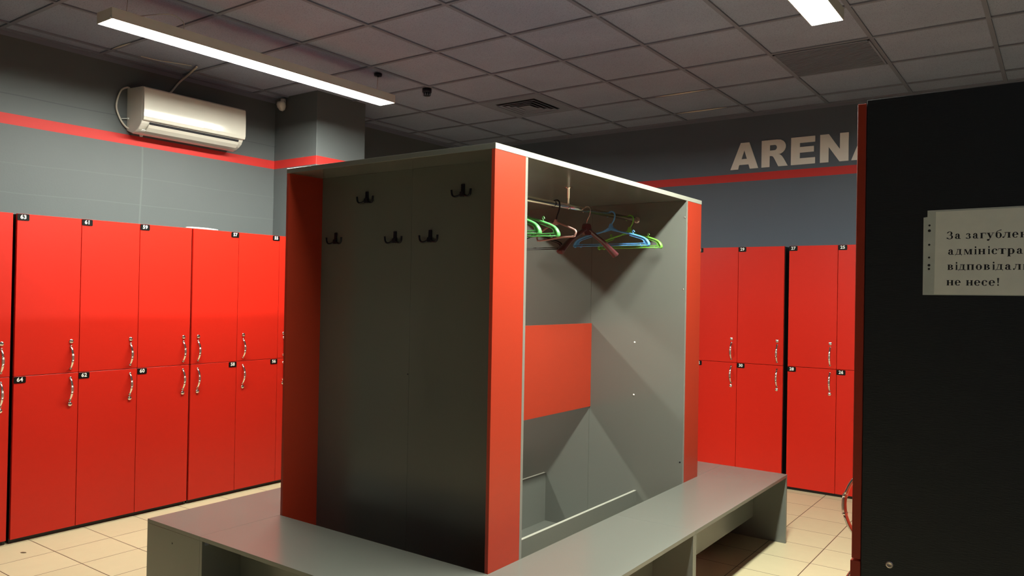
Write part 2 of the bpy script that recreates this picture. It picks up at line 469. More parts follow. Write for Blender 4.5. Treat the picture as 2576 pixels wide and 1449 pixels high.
t = thing('motion_sensor', 'small white motion sensor high on the wall column', 'sensor', (-5.19, 3.998, 2.965))
b = bm_new(); lathe(b, [(0.0, -0.012), (0.018, -0.010), (0.022, 0.0), (0.022, 0.034), (0.012, 0.036)], 16, Matrix.Translation((0, -0.020, 0.008)))
obj('bracket', b, M['plastic'], t)
b = bm_new(); lathe(b, [(0.0, -0.058), (0.022, -0.048), (0.036, -0.022), (0.038, 0.004), (0.030, 0.022), (0.0, 0.024)], 9, Matrix.Translation((0.004, -0.042, -0.004)) @ Matrix.Rotation(0.25, 4, 'X'))
obj('sensor_head', b, M['plastic'], t)

# ------------------------------------------------------------------ air conditioner on the left wall
AY0, AY1 = 2.765, 3.562
t = thing('air_conditioner', 'white wall mounted air conditioner above the left lockers', 'air conditioner', (XW, (AY0 + AY1) / 2, 2.515))
def ac_box(bm, prof, ya, yb, bev=0.0, mi=0):
    fs = prism(bm, prof, ya, yb, mi)
    if bev:
        es = list({e for f in fs for e in f.edges if abs(e.verts[0].co.y - e.verts[1].co.y) < 1e-6})
        bmesh.ops.bevel(bm, geom=es, offset=bev, segments=3, profile=0.5, affect='EDGES')
hw = (AY1 - AY0) / 2
b = bm_new()
body = [(0.0, 0.322), (0.195, 0.312), (0.205, 0.30), (0.205, 0.078), (0.196, 0.062), (0.180, 0.045), (0.155, 0.024), (0.120, 0.008), (0.080, 0.0), (0.0, 0.028)]
ac_box(b, body, -hw, hw, 0.006)
obj('body', b, M['plastic'], t)
b = bm_new()
front = [(0.205, 0.306), (0.222, 0.304), (0.229, 0.296), (0.2315, 0.22), (0.2315, 0.152), (0.2306, 0.104), (0.2265, 0.083), (0.222, 0.079), (0.205, 0.078)]
ac_box(b, front, -hw, hw, 0.004)
fp = obj('front_panel', b, M['plastic'], t)
b = bm_new()
ac_box(b, [(0.196, 0.075), (0.212, 0.071), (0.205, 0.054), (0.188, 0.050)], -hw + 0.055, hw - 0.045)
obj('air_outlet', b, M['dark_vent'], t)
b = bm_new()
ac_box(b, [(0.201, 0.058), (0.206, 0.055), (0.192, 0.036), (0.166, 0.014), (0.160, 0.012), (0.160, 0.018), (0.188, 0.043)], -hw + 0.05, hw - 0.04, 0.001)
obj('flap', b, M['plastic'], t)
b = bm_new(); ac_box(b, [(0.155, 0.0165), (0.166, 0.0225), (0.168, 0.0195), (0.156, 0.0125)], -hw + 0.02, hw - 0.04)
obj('flap_lip', b, M['white'], t)
b = bm_new()
em = outline_mesh([[(0, 0.020), (0.008, 0.020), (0.028, 0.005), (0.075, 0.005), (0.078, 0), (0.006, 0)]], 0.001)
add_mesh(b, em, Matrix(((0, 0, 1, 0.2321), (1, 0, 0, 0.045), (0, 1, 0, 0.122), (0, 0, 0, 1))), 0)
box(b, 0.2312, 0.2323, 0.050, 0.083, 0.104, 0.110); box(b, 0.2312, 0.2323, 0.089, 0.112, 0.104, 0.110)
obj('emblem', b, M['white'], t)
b = bm_new(); lathe(b, [(0.0, -0.012), (0.009, -0.010), (0.012, 0.0), (0.008, 0.012)], 12, Matrix.Translation((0.06, -hw + 0.075, 0.002)))
obj('drain_stub', b, M['white'], t)
b = bm_new()
tube(b, smooth_path([(0.03, -hw + 0.004, 0.318), (0.020, -hw - 0.012, 0.323), (0.014, -hw - 0.052, 0.290), (0.013, -hw - 0.079, 0.185), (0.014, -hw - 0.052, 0.100), (0.02, -hw - 0.014, 0.050), (0.03, -hw + 0.004, 0.040)], 7), 0.0065, 8)
obj('power_cable', b, M['cable'], t)
b = bm_new()
tube(b, [(0.03, -hw + 0.004, 0.108), (0.03, -hw - 0.010, 0.107)], 0.006, 8); tube(b, [(0.03, -hw - 0.008, 0.107), (0.02, -hw - 0.045, 0.100)], 0.0022, 6)
obj('wire_stub', b, M['white'], t)
b = bm_new()
tube(b, smooth_path([(XW + 0.03, 3.04, 2.848), (XW + 0.012, 3.08, 2.880), (XW + 0.012, 3.135, 2.955), (XW + 0.03, 3.165, 2.995), (XW + 0.13, 3.150, 3.012), (XW + 0.33, 3.085, 3.014)], 7), 0.0075, 8)
tag(obj('cable', b, M['cable']), 'thick pale cable rising from the air conditioner to the ceiling', 'cable')
b = bm_new()
tube(b, smooth_path([(-5.093, 2.736, 3.0155), (-5.07, 2.84, 3.012), (-5.03, 2.96, 3.015), (-5.0, 3.05, 3.0155)], 6), 0.003, 6)
tag(obj('cable', b, M['cable']), 'thin loose wire lying along the ceiling edge above the air conditioner', 'cable')

# ------------------------------------------------------------------ lockers
LK_H, LK_MID, LK_BOT, DT = 1.8562, 0.9388, 0.024, 0.018
def handle_mesh():
    b = bm_new()
    n = 15; pts = []; rs = []
    for k in range(n):
        a = k / (n - 1)
        pts.append((0, -0.028 * math.sin(PI * a) ** 0.75, 0.0645 - 0.129 * a))
        rs.append(0.0060 + 0.0016 * math.sin(PI * a) if 0 < k < n - 1 else 0.0068)
    UX = (1, 0, 0)
    tube(b, pts[:6], rs[:6], 10, (0.58, 1.0), up=UX, mi=0); tube(b, pts[9:], rs[9:], 10, (0.58, 1.0), up=UX, mi=0)
    tube(b, pts[5:10], [r * 1.06 for r in rs[5:10]], 10, (0.62, 1.0), up=UX, mi=1)
    for k in (5, 9): tube(b, [Vector(pts[k]) + Vector((0, 0, 0.0022)), Vector(pts[k]) - Vector((0, 0, 0.0022))], 0.0084, 10, (0.66, 1.0), up=UX, mi=0)
    for k in (0, n - 1): lathe(b, [(0.0085, 0), (0.0080, 0.004), (0.005, 0.006)], 12, axis(pts[k], (0, -1, 0)))
    return to_mesh(b, 'handle', [M['chrome'], M['satin']])
def lock_mesh():
    b = bm_new()
    lathe(b, [(0.0125, 0), (0.0125, 0.003), (0.0105, 0.005), (0.0095, 0.0048), (0.007, 0.0085), (0.0, 0.0095)], 20, axis((0, 0, 0), (0, -1, 0)))
    box(b, -0.0008, 0.0008, -0.0099, -0.008, -0.004, 0.004, mi=1)
    return to_mesh(b, 'lock', [M['chrome'], M['plate']])
HANDLE, LOCK = handle_mesh(), lock_mesh()

def number_plate(num, side, parent, x, z):
    """black tab in the upper corner of a door; (x, z) is that corner"""
    wd, ht, r = 0.062, 0.037, 0.006
    cs = []
    for (cx, cz, a0) in ((wd / 2 - r, ht / 2 - r, 0), (-wd / 2 + r, ht / 2 - r, 90), (-wd / 2 + r, -ht / 2 + r, 180), (wd / 2 - r, -ht / 2 + r, 270)):
        for k in range(5):
            a = math.radians(a0 + 22.5 * k); cs.append((cx + r * math.cos(a), cz + r * math.sin(a)))
    b = bm_new(); prism(b, cs, 0.0, -0.0018)
    if num:
        c = D.curves.new('num', 'FONT'); c.body = str(num); c.size = 0.0315; c.align_x = 'CENTER'; c.align_y = 'CENTER'
        c.offset = 0.0009; c.extrude = 0.0002; c.resolution_u = 3; c.space_character = 1.06
        me = curve_mesh(c)
        add_mesh(b, me, Matrix.Translation((0, -0.0021, 0.001)) @ Matrix.Rotation(PI / 2, 4, 'X'), 1)
    o = obj('number_plate', b, [M['plate'], M['white']], parent, ('black tab with white number %s' % num) if num else None)
    o.location = (x + side * wd / 2, -0.0001, z - ht / 2)

def locker_cabinet(label, widths, depth, nums, hinge, loc, rotz, plate_side=1, wide=None):
    """widths: door widths from left to right seen from the front; hinge 'L' puts handles on the right"""
    W = sum(widths)
    t = thing('locker_cabinet', label, 'lockers', loc, rotz, 'red locker cabinets')
    b = bm_new()
    y0 = DT + 0.001
    for (a, c, e, f, g, h) in ((0.0, 0.016, y0, depth, 0, LK_H - 0.003), (W - 0.016, W, y0, depth, 0, LK_H - 0.003),
                               (0.016, W - 0.016, y0, depth, LK_H - 0.019, LK_H - 0.003), (0.016, W - 0.016, y0, depth, LK_MID - 0.008, LK_MID + 0.008),
                               (0.016, W - 0.016, y0, depth, 0.024, 0.040), (0.016, W - 0.016, depth - 0.006, depth - 0.001, 0.040, LK_H - 0.019),
                               (0.016, W - 0.016, y0 + 0.004, y0 + 0.02, 0.0, 0.024)):
        box(b, a, c, e, f, g, h)
    x = 0
    for wd in widths[:-1]:
        x += wd
        for z0, z1 in ((0.040, LK_MID - 0.008), (LK_MID + 0.008, LK_H - 0.019)):
            box(b, x - 0.008, x + 0.008, y0, depth - 0.006, z0, z1)
    obj('carcass', b, M['black'], t)
    x = 0
    for i, wd in enumerate(widths):
        for up in (1, 0):
            z0, z1 = (LK_MID + 0.0015, LK_H) if up else (LK_BOT, LK_MID - 0.0015)
            b = bm_new()
            xc = x + wd / 2
            box(b, -wd / 2 + 0.0015, wd / 2 - 0.0015, 0, DT, z0, z1, bev=0.0012)
            d = obj('door', b, M['red'], t); d.location = (xc, 0, 0)
            hx = wd / 2 - 0.046 if hinge == 'L' else -wd / 2 + 0.052
            obj_me('handle', HANDLE, d, (hx, 0, 1.030 if up else 0.843))
            obj_me('lock', LOCK, d, (hx, 0, 1.126 if up else 0.7535))
            if nums[i]:
                n = nums[i][0 if up else 1]
                number_plate(n, plate_side, d, -plate_side * (wd / 2 - 0.001), z1 - 0.001)
        x += wd
    return t

RL, RR = PI / 2, -PI / 2
XL, YB = -4.7883, 6.0089
locker_cabinet('red locker cabinet at the left edge of the photo, nearest along the wall', [0.355, 0.355], 0.50, [None, None], 'L', (XL, 1.154, 0), RL)
locker_cabinet('red locker cabinet with doors 59 to 64 on the left wall', [0.3509, 0.3582, 0.3590], 0.50, [(63, 64), (61, 62), (59, 60)], 'L', (XL, 1.8821, 0), RL)
locker_cabinet('red locker cabinet with doors 55 to 58, between doors 59 and the column', [0.3536, 0.3496, 0.333], 0.50, [(57, 58), (55, 56), None], 'R', (XL, 2.9601, 0), RL, -1)
locker_cabinet('red locker cabinet with doors 29 to 32 at the back wall', [0.354, 0.354, 0.3602], 0.44, [None, (31, 32), (29, 30)], 'L', (-2.8211, YB, 0), 0)
locker_cabinet('red locker cabinet with doors 25 to 28 under the lettered wall', [0.3538, 0.354, 0.354], 0.44, [(27, 28), (25, 26), None], 'L', (-1.7196, YB, 0), 0)

# white plastic piece lying on the left lockers
b = bm_new()
n = 17; pts = []; rs = []
for k in range(n):
    a = k / (n - 1)
    pts.append((0, -0.118 + 0.236 * a, 0.0080))
    rs.append(0.0085 * (0.55 + 0.45 * min(1, 6 * a, 6 * (1 - a))) * (1.15 if 5 <= k <= 11 else 1.0))
tube(b, pts, rs, 12, (2.2, 0.9), up=(0, 0, 1))
o = tag(obj('plastic_tray', b, M['white']), 'flat white plastic piece lying on top of the left lockers', 'plastic piece')
o.location = (-4.832, 3.050, LK_H - 0.001)

# ------------------------------------------------------------------ right hand locker bank, seen from its black end
PX, PY, PZ = -0.3212, 1.6346, 1.8446
PW = [0.36, 0.36, 0.36]
t = thing('locker_cabinet', 'black ended locker cabinet in the right foreground with a note on its side', 'lockers', (PX - 0.0175, PY + sum(PW), 0), RR, 'red locker cabinets')
W = sum(PW); dep = 0.50
b = bm_new()
for (a, c, e, f, g, h) in ((0.0, 0.016, 0.0175, dep, 0, PZ), (0.016, W - 0.016, 0.0175, dep, PZ - 0.016, PZ - 0.0005), (0.016, W - 0.016, 0.0175, dep, LK_MID - 0.008, LK_MID + 0.008),
                           (0.016, W - 0.016, 0.0175, dep, 0.024, 0.040), (0.016, W - 0.016, dep - 0.006, dep - 0.001, 0.040, PZ - 0.016), (0.016, W - 0.016, 0.02, 0.036, 0, 0.024)):
    box(b, a, c, e, f, g, h)
obj('carcass', b, M['black'], t)
b = bm_new(); box(b, W - 0.016, W, 0.0175, dep, 0, PZ, bev=0.0008)
ep = obj('end_panel', b, M['blackgrain'], t, 'black grained end panel')
b = bm_new(); lathe(b, [(0.0068, 0), (0.0068, 0.0012), (0.0045, 0.002), (0.003, 0.0008), (0.0, 0.0008)], 16, axis((W, 0.0685, 0.943), (1, 0, 0)))
obj('screw_cap', b, M['satin'], ep)
x = 0
for i, wd in enumerate(PW):
    for up in (1, 0):
        z0, z1 = (LK_MID + 0.0030, 1.839) if up else (LK_BOT, LK_MID - 0.0012)
        b = bm_new(); box(b, -wd / 2 + 0.0012, wd / 2 - 0.0012 if i < 2 else wd / 2, 0 if up else -0.0022, 0.0165, z0, z1, bev=0.001)
        d = obj('door', b, M['orange'], t); d.location = (x + wd / 2, 0, 0)  # same red lockers, shade put in as a darker laminate
        obj_me('handle', HANDLE, d, (wd / 2 - 0.060, 0, 1.030 if up else 0.843))
        obj_me('lock', LOCK, d, (wd / 2 - 0.060, 0, 1.126 if up else 0.7535))
    x += wd

# note in a punched plastic sleeve on the end panel
t = thing('notice', 'white printed notice in a clear punched sleeve on the black panel', 'notice', (0, PY, 0))
b = bm_new()
prism(b, [(-0.2195, 1.4625), (-0.2195, 1.6085), (-0.2130, 1.6095), (-0.2130, 1.6215), (0.028, 1.6235), (0.028, 1.4635)], -0.0004, -0.0010)
sl = obj('sleeve', b, M['sleeve'], t, 'clear plastic sleeve with punched margin')
b = bm_new(); prism(b, [(-0.2005, 1.4640), (-0.1990, 1.6185), (0.012, 1.6205), (0.012, 1.4650)], -0.0011, -0.0015)
pp = obj('paper', b, M['paper'], t)
b = bm_new()
for z, r in ((1.5935, .0019), (1.5835, .0026), (1.557, .0019), (1.533, .0019), (1.5185, .0024), (1.5115, .002)):
    lathe(b, [(r, 0), (0.0, 0.0001)], 12, axis((-0.2095, -0.00102, z), (0, -1, 0)))
obj('punched_hole', b, M['ink'], sl)

# lettering drawn stroke by stroke, bold roman Cyrillic; unit = x-height
class Glyphs:
    def __init__(s): s.polys = []
    def quad(s, *p): s.polys.append([(s.ox + a * s.u * s.k, s.oy + b_ * s.u) for a, b_ in p])
    def rect(s, x0, y0, x1, y1): s.quad((x0, y0), (x1, y0), (x1, y1), (x0, y1))
    def stem(s, x, y0=0, y1=1.0, w=0.31, top=True, bot=True, lt=0.11, rt=0.11):
        s.rect(x, y0, x + w, y1)
        if top: s.rect(x - lt, y1 - 0.07, x + w + rt, y1)
        if bot: s.rect(x - 0.11, y0, x + w + 0.11, y0 + 0.07)
    def bar(s, x0, x1, y, h=0.10): s.rect(x0, y, x1, y + h)
    def line(s, x0, y0, x1, y1, w): s.quad((x0, y0), (x0 + w, y0), (x1 + w, y1), (x1, y1))
    def arc(s, cx, cy, rx, ry, a0, a1, thin=0.09, thick=0.32, n=14):
        P = []
        for k in range(n + 1):
            a = math.radians(a0 + (a1 - a0) * k / n); tt = thin + (thick - thin) * abs(math.cos(a)) ** 1.4
            P.append(((cx + rx * math.cos(a), cy + ry * math.sin(a)), (cx + (rx - tt) * math.cos(a), cy + (ry - min(tt, thin + 0.03)) * math.sin(a))))
        for p, q in zip(P, P[1:]): s.quad(p[0], q[0], q[1], p[1])
    def dot(s, cx, cy, r):
        s.polys.append([(s.ox + (cx + r * math.cos(2 * PI * k / 10)) * s.u * s.k, s.oy + (cy + r * math.sin(2 * PI * k / 10)) * s.u) for k in range(10)])
    def put(s, ch, ox, oy, u, wd):
        """draw ch in a cell of width wd (metres)"""
        nat = dict(zip('Зазгублендмістрвпоь!', (1.15, 1.0, .9, .95, 1.15, 1.05, 1.25, .95, 1.2, 1.2, 1.4, .55, .9, 1.1, 1.1, 1.05, 1.2, 1.05, 1.05, .4)))
        nat.update({'н': 1.2, 'л': 1.2, 'е': .95})
        s.ox, s.oy, s.u = ox, oy, u; s.k = wd / (nat[ch] * u)
        if ch == 'н': s.stem(.11); s.stem(.82); s.bar(.3, .9, .46)
        elif ch == 'п': s.stem(.11); s.stem(.82); s.bar(.0, 1.2, .92)
        elif ch == 'і': s.stem(.13, rt=0.0); s.dot(.27, 1.33, .17)
        elif ch == 'т': s.stem(.42, top=False); s.bar(.0, 1.1, .92); s.rect(0, .68, .06, 1); s.rect(1.04, .68, 1.1, 1)
        elif ch == 'г': s.stem(.11); s.bar(.2, .95, .92); s.rect(.87, .68, .95, 1)
        elif ch == 'ь': s.stem(.11); s.arc(.55, .3, .48, .31, -90, 90)
        elif ch == 'о': s.arc(.525, .5, .5, .53, 0, 360, n=28)
        elif ch == 'с': s.arc(.5, .5, .48, .53, 45, 320, n=22); s.dot(.76, .76, .13)
        elif ch == 'е': s.arc(.5, .5, .48, .53, 0, 320, n=24); s.bar(.2, .97, .5, .08)
        elif ch == 'р': s.stem(.13, -.45, 1.0, rt=0.0); s.arc(.58, .5, .5, .53, -150, 150, n=22)
        elif ch == 'а':
            s.rect(.52, .08, .79, .75); s.arc(.45, .68, .34, .34, 0, 165); s.dot(.2, .74, .13)
            s.arc(.40, .28, .38, .30, 60, 300); s.bar(.35, .6, .52, .06); s.quad((.6, .0), (.98, .0), (.98, .1), (.6, .12))
        elif ch in 'зЗ':
            q = 1.0 if ch == 'з' else 1.42
            wz = 1.0 if ch == 'з' else 1.3
            s.arc(.40 * wz, .75 * q, .36 * wz, .27 * q, -75, 155); s.arc(.40 * wz, .27 * q, .44 * wz, .30 * q, -160, 80); s.bar(.3 * wz, .5 * wz, .49 * q, .07)
            s.dot(.12 * wz, .82 * q, .09); s.dot(.06 * wz, .14 * q, .09)
        elif ch == 'л': s.stem(.82); s.bar(.3, 1.1, .92); s.line(.25, .12, .45, .95, .09); s.dot(.13, .11, .14)
        elif ch == 'д':
            s.rect(.74, .05, 1.0, 1.0); s.bar(.32, 1.1, .92); s.line(.2, .05, .45, .95, .09); s.bar(.0, 1.2, .0, .09)
            s.line(.0, -.2, .04, .05, .06); s.line(1.1, -.2, 1.1, .05, .07)
        elif ch == 'м':
            s.rect(.1, 0, .18, 1); s.bar(-.0, .3, 0, .07); s.quad((.08, 1), (.38, 1), (.8, .0), (.6, .0)); s.quad((.62, .0), (.74, .0), (1.08, 1), (.98, 1)); s.stem(1.02, lt=0)
        elif ch == 'в': s.stem(.11); s.arc(.5, .75, .42, .25, -90, 90); s.arc(.5, .27, .5, .27, -90, 90)
        elif ch == 'б': s.arc(.525, .5, .5, .53, 0, 360, n=28); s.arc(.62, .72, .58, .66, 100, 185, thin=.1, thick=.16); s.quad((.5, 1.3), (1.0, 1.42), (.95, 1.55), (.55, 1.42))
        elif ch == 'у': s.quad((.1, 1), (.42, 1), (.72, .12), (.5, .0)); s.line(.35, -.35, .93, 1, .08); s.bar(0, .55, .93, .07); s.bar(.75, 1.15, .93, .07); s.dot(.24, -.32, .17); s.quad((.3, -.46), (.42, -.42), (.5, -.12), (.4, -.1))
        elif ch == '!': s.quad((.1, .42), (.24, .42), (.34, 1.42), (0, 1.42)); s.dot(.17, .13, .15)
K = 0.0767e-3
rows = [(1.5668, 'З 175 320,а 350 475,з 580 690,а 720 840,г 870 990,у 1000 1160,б 1180 1310,л 1320 1480,е 1510 1630,н 1665 1820'),
        (1.5378, 'а 210 335,д 358 505,м 540 715,і 755 810,н 835 980,і 1030 1080,с 1105 1225,т 1240 1395,р 1415 1565,а 1600 1725'),
        (1.5095, 'в 200 330,і 365 420,д 430 580,п 605 755,о 790 920,в 950 1085,і 1125 1180,д 1190 1340,а 1375 1505,л 1535 1690,ь 1725 1850'),
        (1.4808, 'н 185 330,е 360 480,н 595 735,е 760 885,с 910 1030,е 1055 1180,! 1225 1272')]
g = Glyphs()
for zb_, spec in rows:
    for it in spec.split(','):
        ch, a, c = it.split()
        g.put(ch, -0.181 + (int(a) - 175) * K, zb_, 0.0098, (int(c) - int(a)) * K)
b = bm_new()
for i, pl in enumerate(g.polys):
    y = -0.00155 - 0.0000004 * (i % 40)
    try: b.faces.new([b.verts.new((px_, y, pz_)) for px_, pz_ in pl])
    except ValueError: pass
obj('printed_text', b, M['ink'], pp)

# ------------------------------------------------------------------ wall lettering
def letter_A():
    return [[(0, 0), (.088, .225), (.162, .225), (.24, 0), (.168, 0), (.157, .038), (.078, .038), (.068, 0)], [(.097, .086), (.1425, .086), (.120, .160)]], .24
def letter_R():
    o = [(0, 0), (0, .225), (.125, .225)]
    for k in range(1, 10):
        a = math.radians(90 - 20 * k); o.append((.135 + .065 * math.cos(a), .163 + .062 * math.sin(a)))
    o += [(.150, .100), (.166, .088), (.180, .068), (.217, 0), (.140, 0), (.104, .072), (.094, .086), (.082, .091), (.068, .091), (.068, 0)]
    h = [(.070, .137), (.070, .182), (.106, .182)]
    for k in range(1, 8):
        a = math.radians(90 - 22.5 * k); h.append((.108 + .019 * math.cos(a), .1595 + .0225 * math.sin(a)))
    return [o, h + [(.106, .137)]], .217
def letter_E():
    return [[(0, 0), (0, .225), (.190, .225), (.190, .177), (.071, .177), (.071, .143), (.181, .143), (.181, .097), (.071, .097), (.071, .051), (.192, .051), (.192, 0)]], .192
def letter_N():
    return [[(0, 0), (0, .225), (.066, .225), (.151, .098), (.151, .225), (.216, .225), (.216, 0), (.148, 0), (.066, .122), (.066, 0)]], .216
t = thing('wall_lettering', 'large beige capital letters spelling ARENA on the back wall', 'lettering', (0, YW, 2.553))
for fn, x in ((letter_A, -2.357), (letter_R, -2.090), (letter_E, -1.848), (letter_N, -1.619), (letter_A, -1.383)):
    lp, _ = fn()
    me = outline_mesh(lp, 0.008)
    b = bm_new(); add_mesh(b, me, Matrix.Translation((x, -0.0042, 0)) @ Matrix.Rotation(PI / 2, 4, 'X'), 0)
    obj('letter', b, M['letter'], t)

# ------------------------------------------------------------------ open wardrobe island
X0, X1, Y0, Y1, ZT = -2.9519, -1.7364, 2.2912, 4.2991, 2.0171
PT = 0.016
YN, YFAR = 2.4925, 4.0839                       # hook face of near end panel, inner face of far end panel
XM = -2.344
ZB = 0.4069
t = thing('wardrobe', 'open grey and red double sided wardrobe in the middle of the room', 'wardrobe', ((X0 + X1) / 2, (Y0 + Y1) / 2, 0))
OX, OY = (X0 + X1) / 2, (Y0 + Y1) / 2
def wpart(name, boxes, m, parent=None, label=None, bev=0.0007):
    b = bm_new()
    for (a, c, e, f, g_, h) in boxes: box(b, a - OX, c - OX, e - OY, f - OY, g_, h, bev=bev)
    o = obj(name, b, m, parent or t, label)
    return o
TOPZ = ZT - 0.022
tp = wpart('top_panel', [(X0, X1, Y0, Y1, TOPZ, ZT)], M['grey'])
ET = 0.0012
for a in (X1, X0 - ET): wpart('edge_band', [(a, a + ET, Y0, Y1, TOPZ, ZT)], M['edge'], tp, 'pale edge strip', bev=0)
near = wpart('end_panel', [(X0, XM - 0.0004, YN, YN + PT, 0, TOPZ), (XM + 0.0004, X1 - ET, YN, YN + PT, 0, TOPZ)], M['grey'])
wpart('edge_band', [(X1 - ET, X1, YN, YN + PT, 0, TOPZ)], M['strip'], near, bev=0)
far = wpart('end_panel', [(X0, XM - 0.0004, YFAR, YFAR + PT, 0, TOPZ), (XM + 0.0004, X1 - ET, YFAR, YFAR + PT, 0, TOPZ)], M['grey'])
wpart('edge_band', [(X1 - ET, X1, YFAR, YFAR + PT, 0, TOPZ)], M['strip'], far, bev=0)
for (a, c) in ((X0, X0 + PT), (X1 - PT, X1)):
    wpart('side_board', [(a, c, Y0, YN, 0, TOPZ)], M['orange'], None, 'red upright board')
    wpart('side_board', [(a, c, YFAR + PT, Y1, 0, TOPZ)], M['orange'], None, 'red upright board')
wpart('centre_board', [(XM - 0.008, XM + 0.008, YN + PT, YFAR, 0.779, 1.283)], M['orange'], None, 'red board across the middle')
rl = wpart('shelf_rail', [(-2.036, -2.020, YN + PT, YFAR, 0.030, 0.320)], M['grey'])
wpart('edge_band', [(-2.036, -2.020, YN + PT, YFAR, 0.320, 0.3212)], M['edge'], rl, 'pale edge strip', bev=0)
rl = wpart('shelf_rail', [(-2.666, -2.650, YN + PT, YFAR, 0.030, 0.330)], M['grey'])
wpart('edge_band', [(-2.666, -2.650, YN + PT, YFAR, 0.330, 0.3312)], M['edge'], rl, 'pale edge strip', bev=0)
wpart('bottom_panel', [(-2.666, -2.020, YN + PT, YFAR, 0.0, 0.030)], M['grey'])
for (xx, zz, r, mm) in ((-2.046, 1.182, .0055, 'white'), (-2.047, .875, .0055, 'white'), (-1.747, 1.900, .0045, 'satin'), (-1.750, 1.495, .0045, 'satin'), (-1.753, .522, .0045, 'gun')):
    b = bm_new(); lathe(b, [(r, 0), (r, .001), (r * .6, .0022), (0, .0025)], 12, axis((xx - OX, YFAR - OY, zz), (0, -1, 0)))
    obj('screw_cap', b, M[mm], far)
RODZ = 1.898
for xr in (-2.043, -2.647):
    b = bm_new()
    tube(b, [(xr - OX, YN + PT - OY, RODZ), (xr - OX, YFAR - OY, RODZ)], 0.0135, 16, (0.58, 1.0), up=(0, 0, 1))
    rod = obj('hanging_rod', b, M['chrome'], t)
    for yy, s in ((YN + PT, 1), (YFAR, -1)):
        b = bm_new(); lathe(b, [(0.020, 0), (0.020, .003), (0.016, .010), (0.0145, .010)], 16, axis((xr - OX, yy - OY, RODZ), (0, s, 0)))
        obj('rod_socket', b, M['satin'], rod)
    b = bm_new(); ys = 3.315 - OY
    lathe(b, [(0.016, 0), (0.016, -.003), (0.0065, -.006), (0.0065, -.055), (0.0045, -.056), (0.0045, -(TOPZ - RODZ) + .012)], 14, Matrix.Translation((xr - OX, ys, TOPZ)))
    box(b, xr - OX - 0.026, xr - OX + 0.026, ys - 0.004, ys + 0.004, TOPZ - 0.0045, TOPZ)
    tube(b, [(xr - OX, ys - 0.006, RODZ), (xr - OX, ys + 0.006, RODZ)], 0.0145, 16, (0.66, 1.0), up=(0, 0, 1))
    obj('rod_hanger', b, M['chrome'], rod)

def hook_mesh():
    b = bm_new()
    box(b, -0.009, 0.009, -0.006, 0, -0.026, 0.026, bev=0.002, seg=2)
    box(b, -0.012, 0.012, -0.012, -0.004, -0.028, -0.006, bev=0.003, seg=2)
    for s in (-1, 1):
        tube(b, smooth_path([(s * 0.006, -0.006, -0.014), (s * 0.018, -0.010, -0.023), (s * 0.038, -0.013, -0.026), (s * 0.049, -0.015, -0.017), (s * 0.052, -0.016, 0.003)], 5), [0.0042] * 20 + [0.0052], 8)
    return to_mesh(b, 'coat_hook', M['gun'])
HOOK = hook_mesh()
for (hx, hz) in ((-2.626, 1.887), (-2.053, 1.882), (-2.833, 1.703), (-2.441, 1.697), (-2.231, 1.696)):
    obj_me('coat_hook', HOOK, near, (hx - OX, YN - OY, hz))
b = bm_new(); lathe(b, [(.0035, 0), (.0035, .001), (0, .0015)], 10, axis((-2.351 - OX, YN - OY, 1.09), (0, -1, 0)))
obj('screw_cap', b, M['gun'], near)

# ------------------------------------------------------------------ benches round the wardrobe
BX0, BX1, BY0, BY1, YS = -3.3626, -1.3354, 1.8822, 4.6982, 3.2900
BT = 0.018
def bench(label, x0, x1, y0, y1, along, apron_off):
    """along: 'x' or 'y' = run of the bench; supports at both ends, one apron board set back under the top"""
    cx, cy = (x0 + x1) / 2, (y0 + y1) / 2
    t = thing('bench', label, 'bench', (cx, cy, 0), 0, 'grey benches round the wardrobe')
    def part(name, a, c, e, f, g_, h, m=M['grey'], bev=0.0007):
        b = bm_new(); box(b, a - cx, c - cx, e - cy, f - cy, g_, h, bev=bev); return obj(name, b, m, t)
    g = 0.0004
    part('bench_top', x0 + g, x1 - g, y0 + g, y1 - g, ZB - BT, ZB)
    if along == 'y':
        for a in (y0 + g, y1 - g - BT): part('end_panel', x0 + g, x1 - g, a, a + BT, 0, ZB - BT)
        part('apron', apron_off, apron_off + 0.016, y0 + g + BT, y1 - g - BT, 0.125, ZB - BT)
    else:
        for a in (x0 + g, x1 - g - BT): part('end_panel', a, a + BT, y0 + g, y1 - g, 0, ZB - BT)
        part('apron', x0 + g + BT, x1 - g - BT, apron_off, apron_off + 0.016, 0.06 if y0 < 2 else 0.125, ZB - BT)
    return t
bl1 = bench('grey bench left of the wardrobe, its end panel facing the camera', X0 - 0.4107, X0, BY0, YS, 'y', -3.166)
bench('grey bench left of the wardrobe at its far end, mostly hidden', X0 - 0.4107, X0, YS, BY1, 'y', -3.166)
bn = bench('grey bench under the black hook panel, nearest the camera', X0, X1, BY0, Y0, 'x', 2.070)
bench('grey bench at the far end of the wardrobe, before the back lockers', X0, X1, Y1, BY1, 'x', 4.49)
bench('grey bench right of the wardrobe, the nearer half by the hanging rail', X1, BX1, BY0, YS, 'y', -1.545)
bench('grey bench right of the wardrobe, the farther half ending by the back lockers', X1, BX1, YS, BY1, 'y', -1.547)
b = bm_new(); cx, cy = X0 - 0.4107 / 2, (BY0 + YS) / 2
lathe(b, [(0.0042, 0), (0.0042, .0003), (0, .0004)], 12, axis((-3.159 - cx, BY0 + 0.0004 - cy, 0.336), (0, -1, 0)))
obj('screw_hole', b, M['ink'], bl1)
b = bm_new(); cx, cy = (X0 + X1) / 2, (BY0 + Y0) / 2
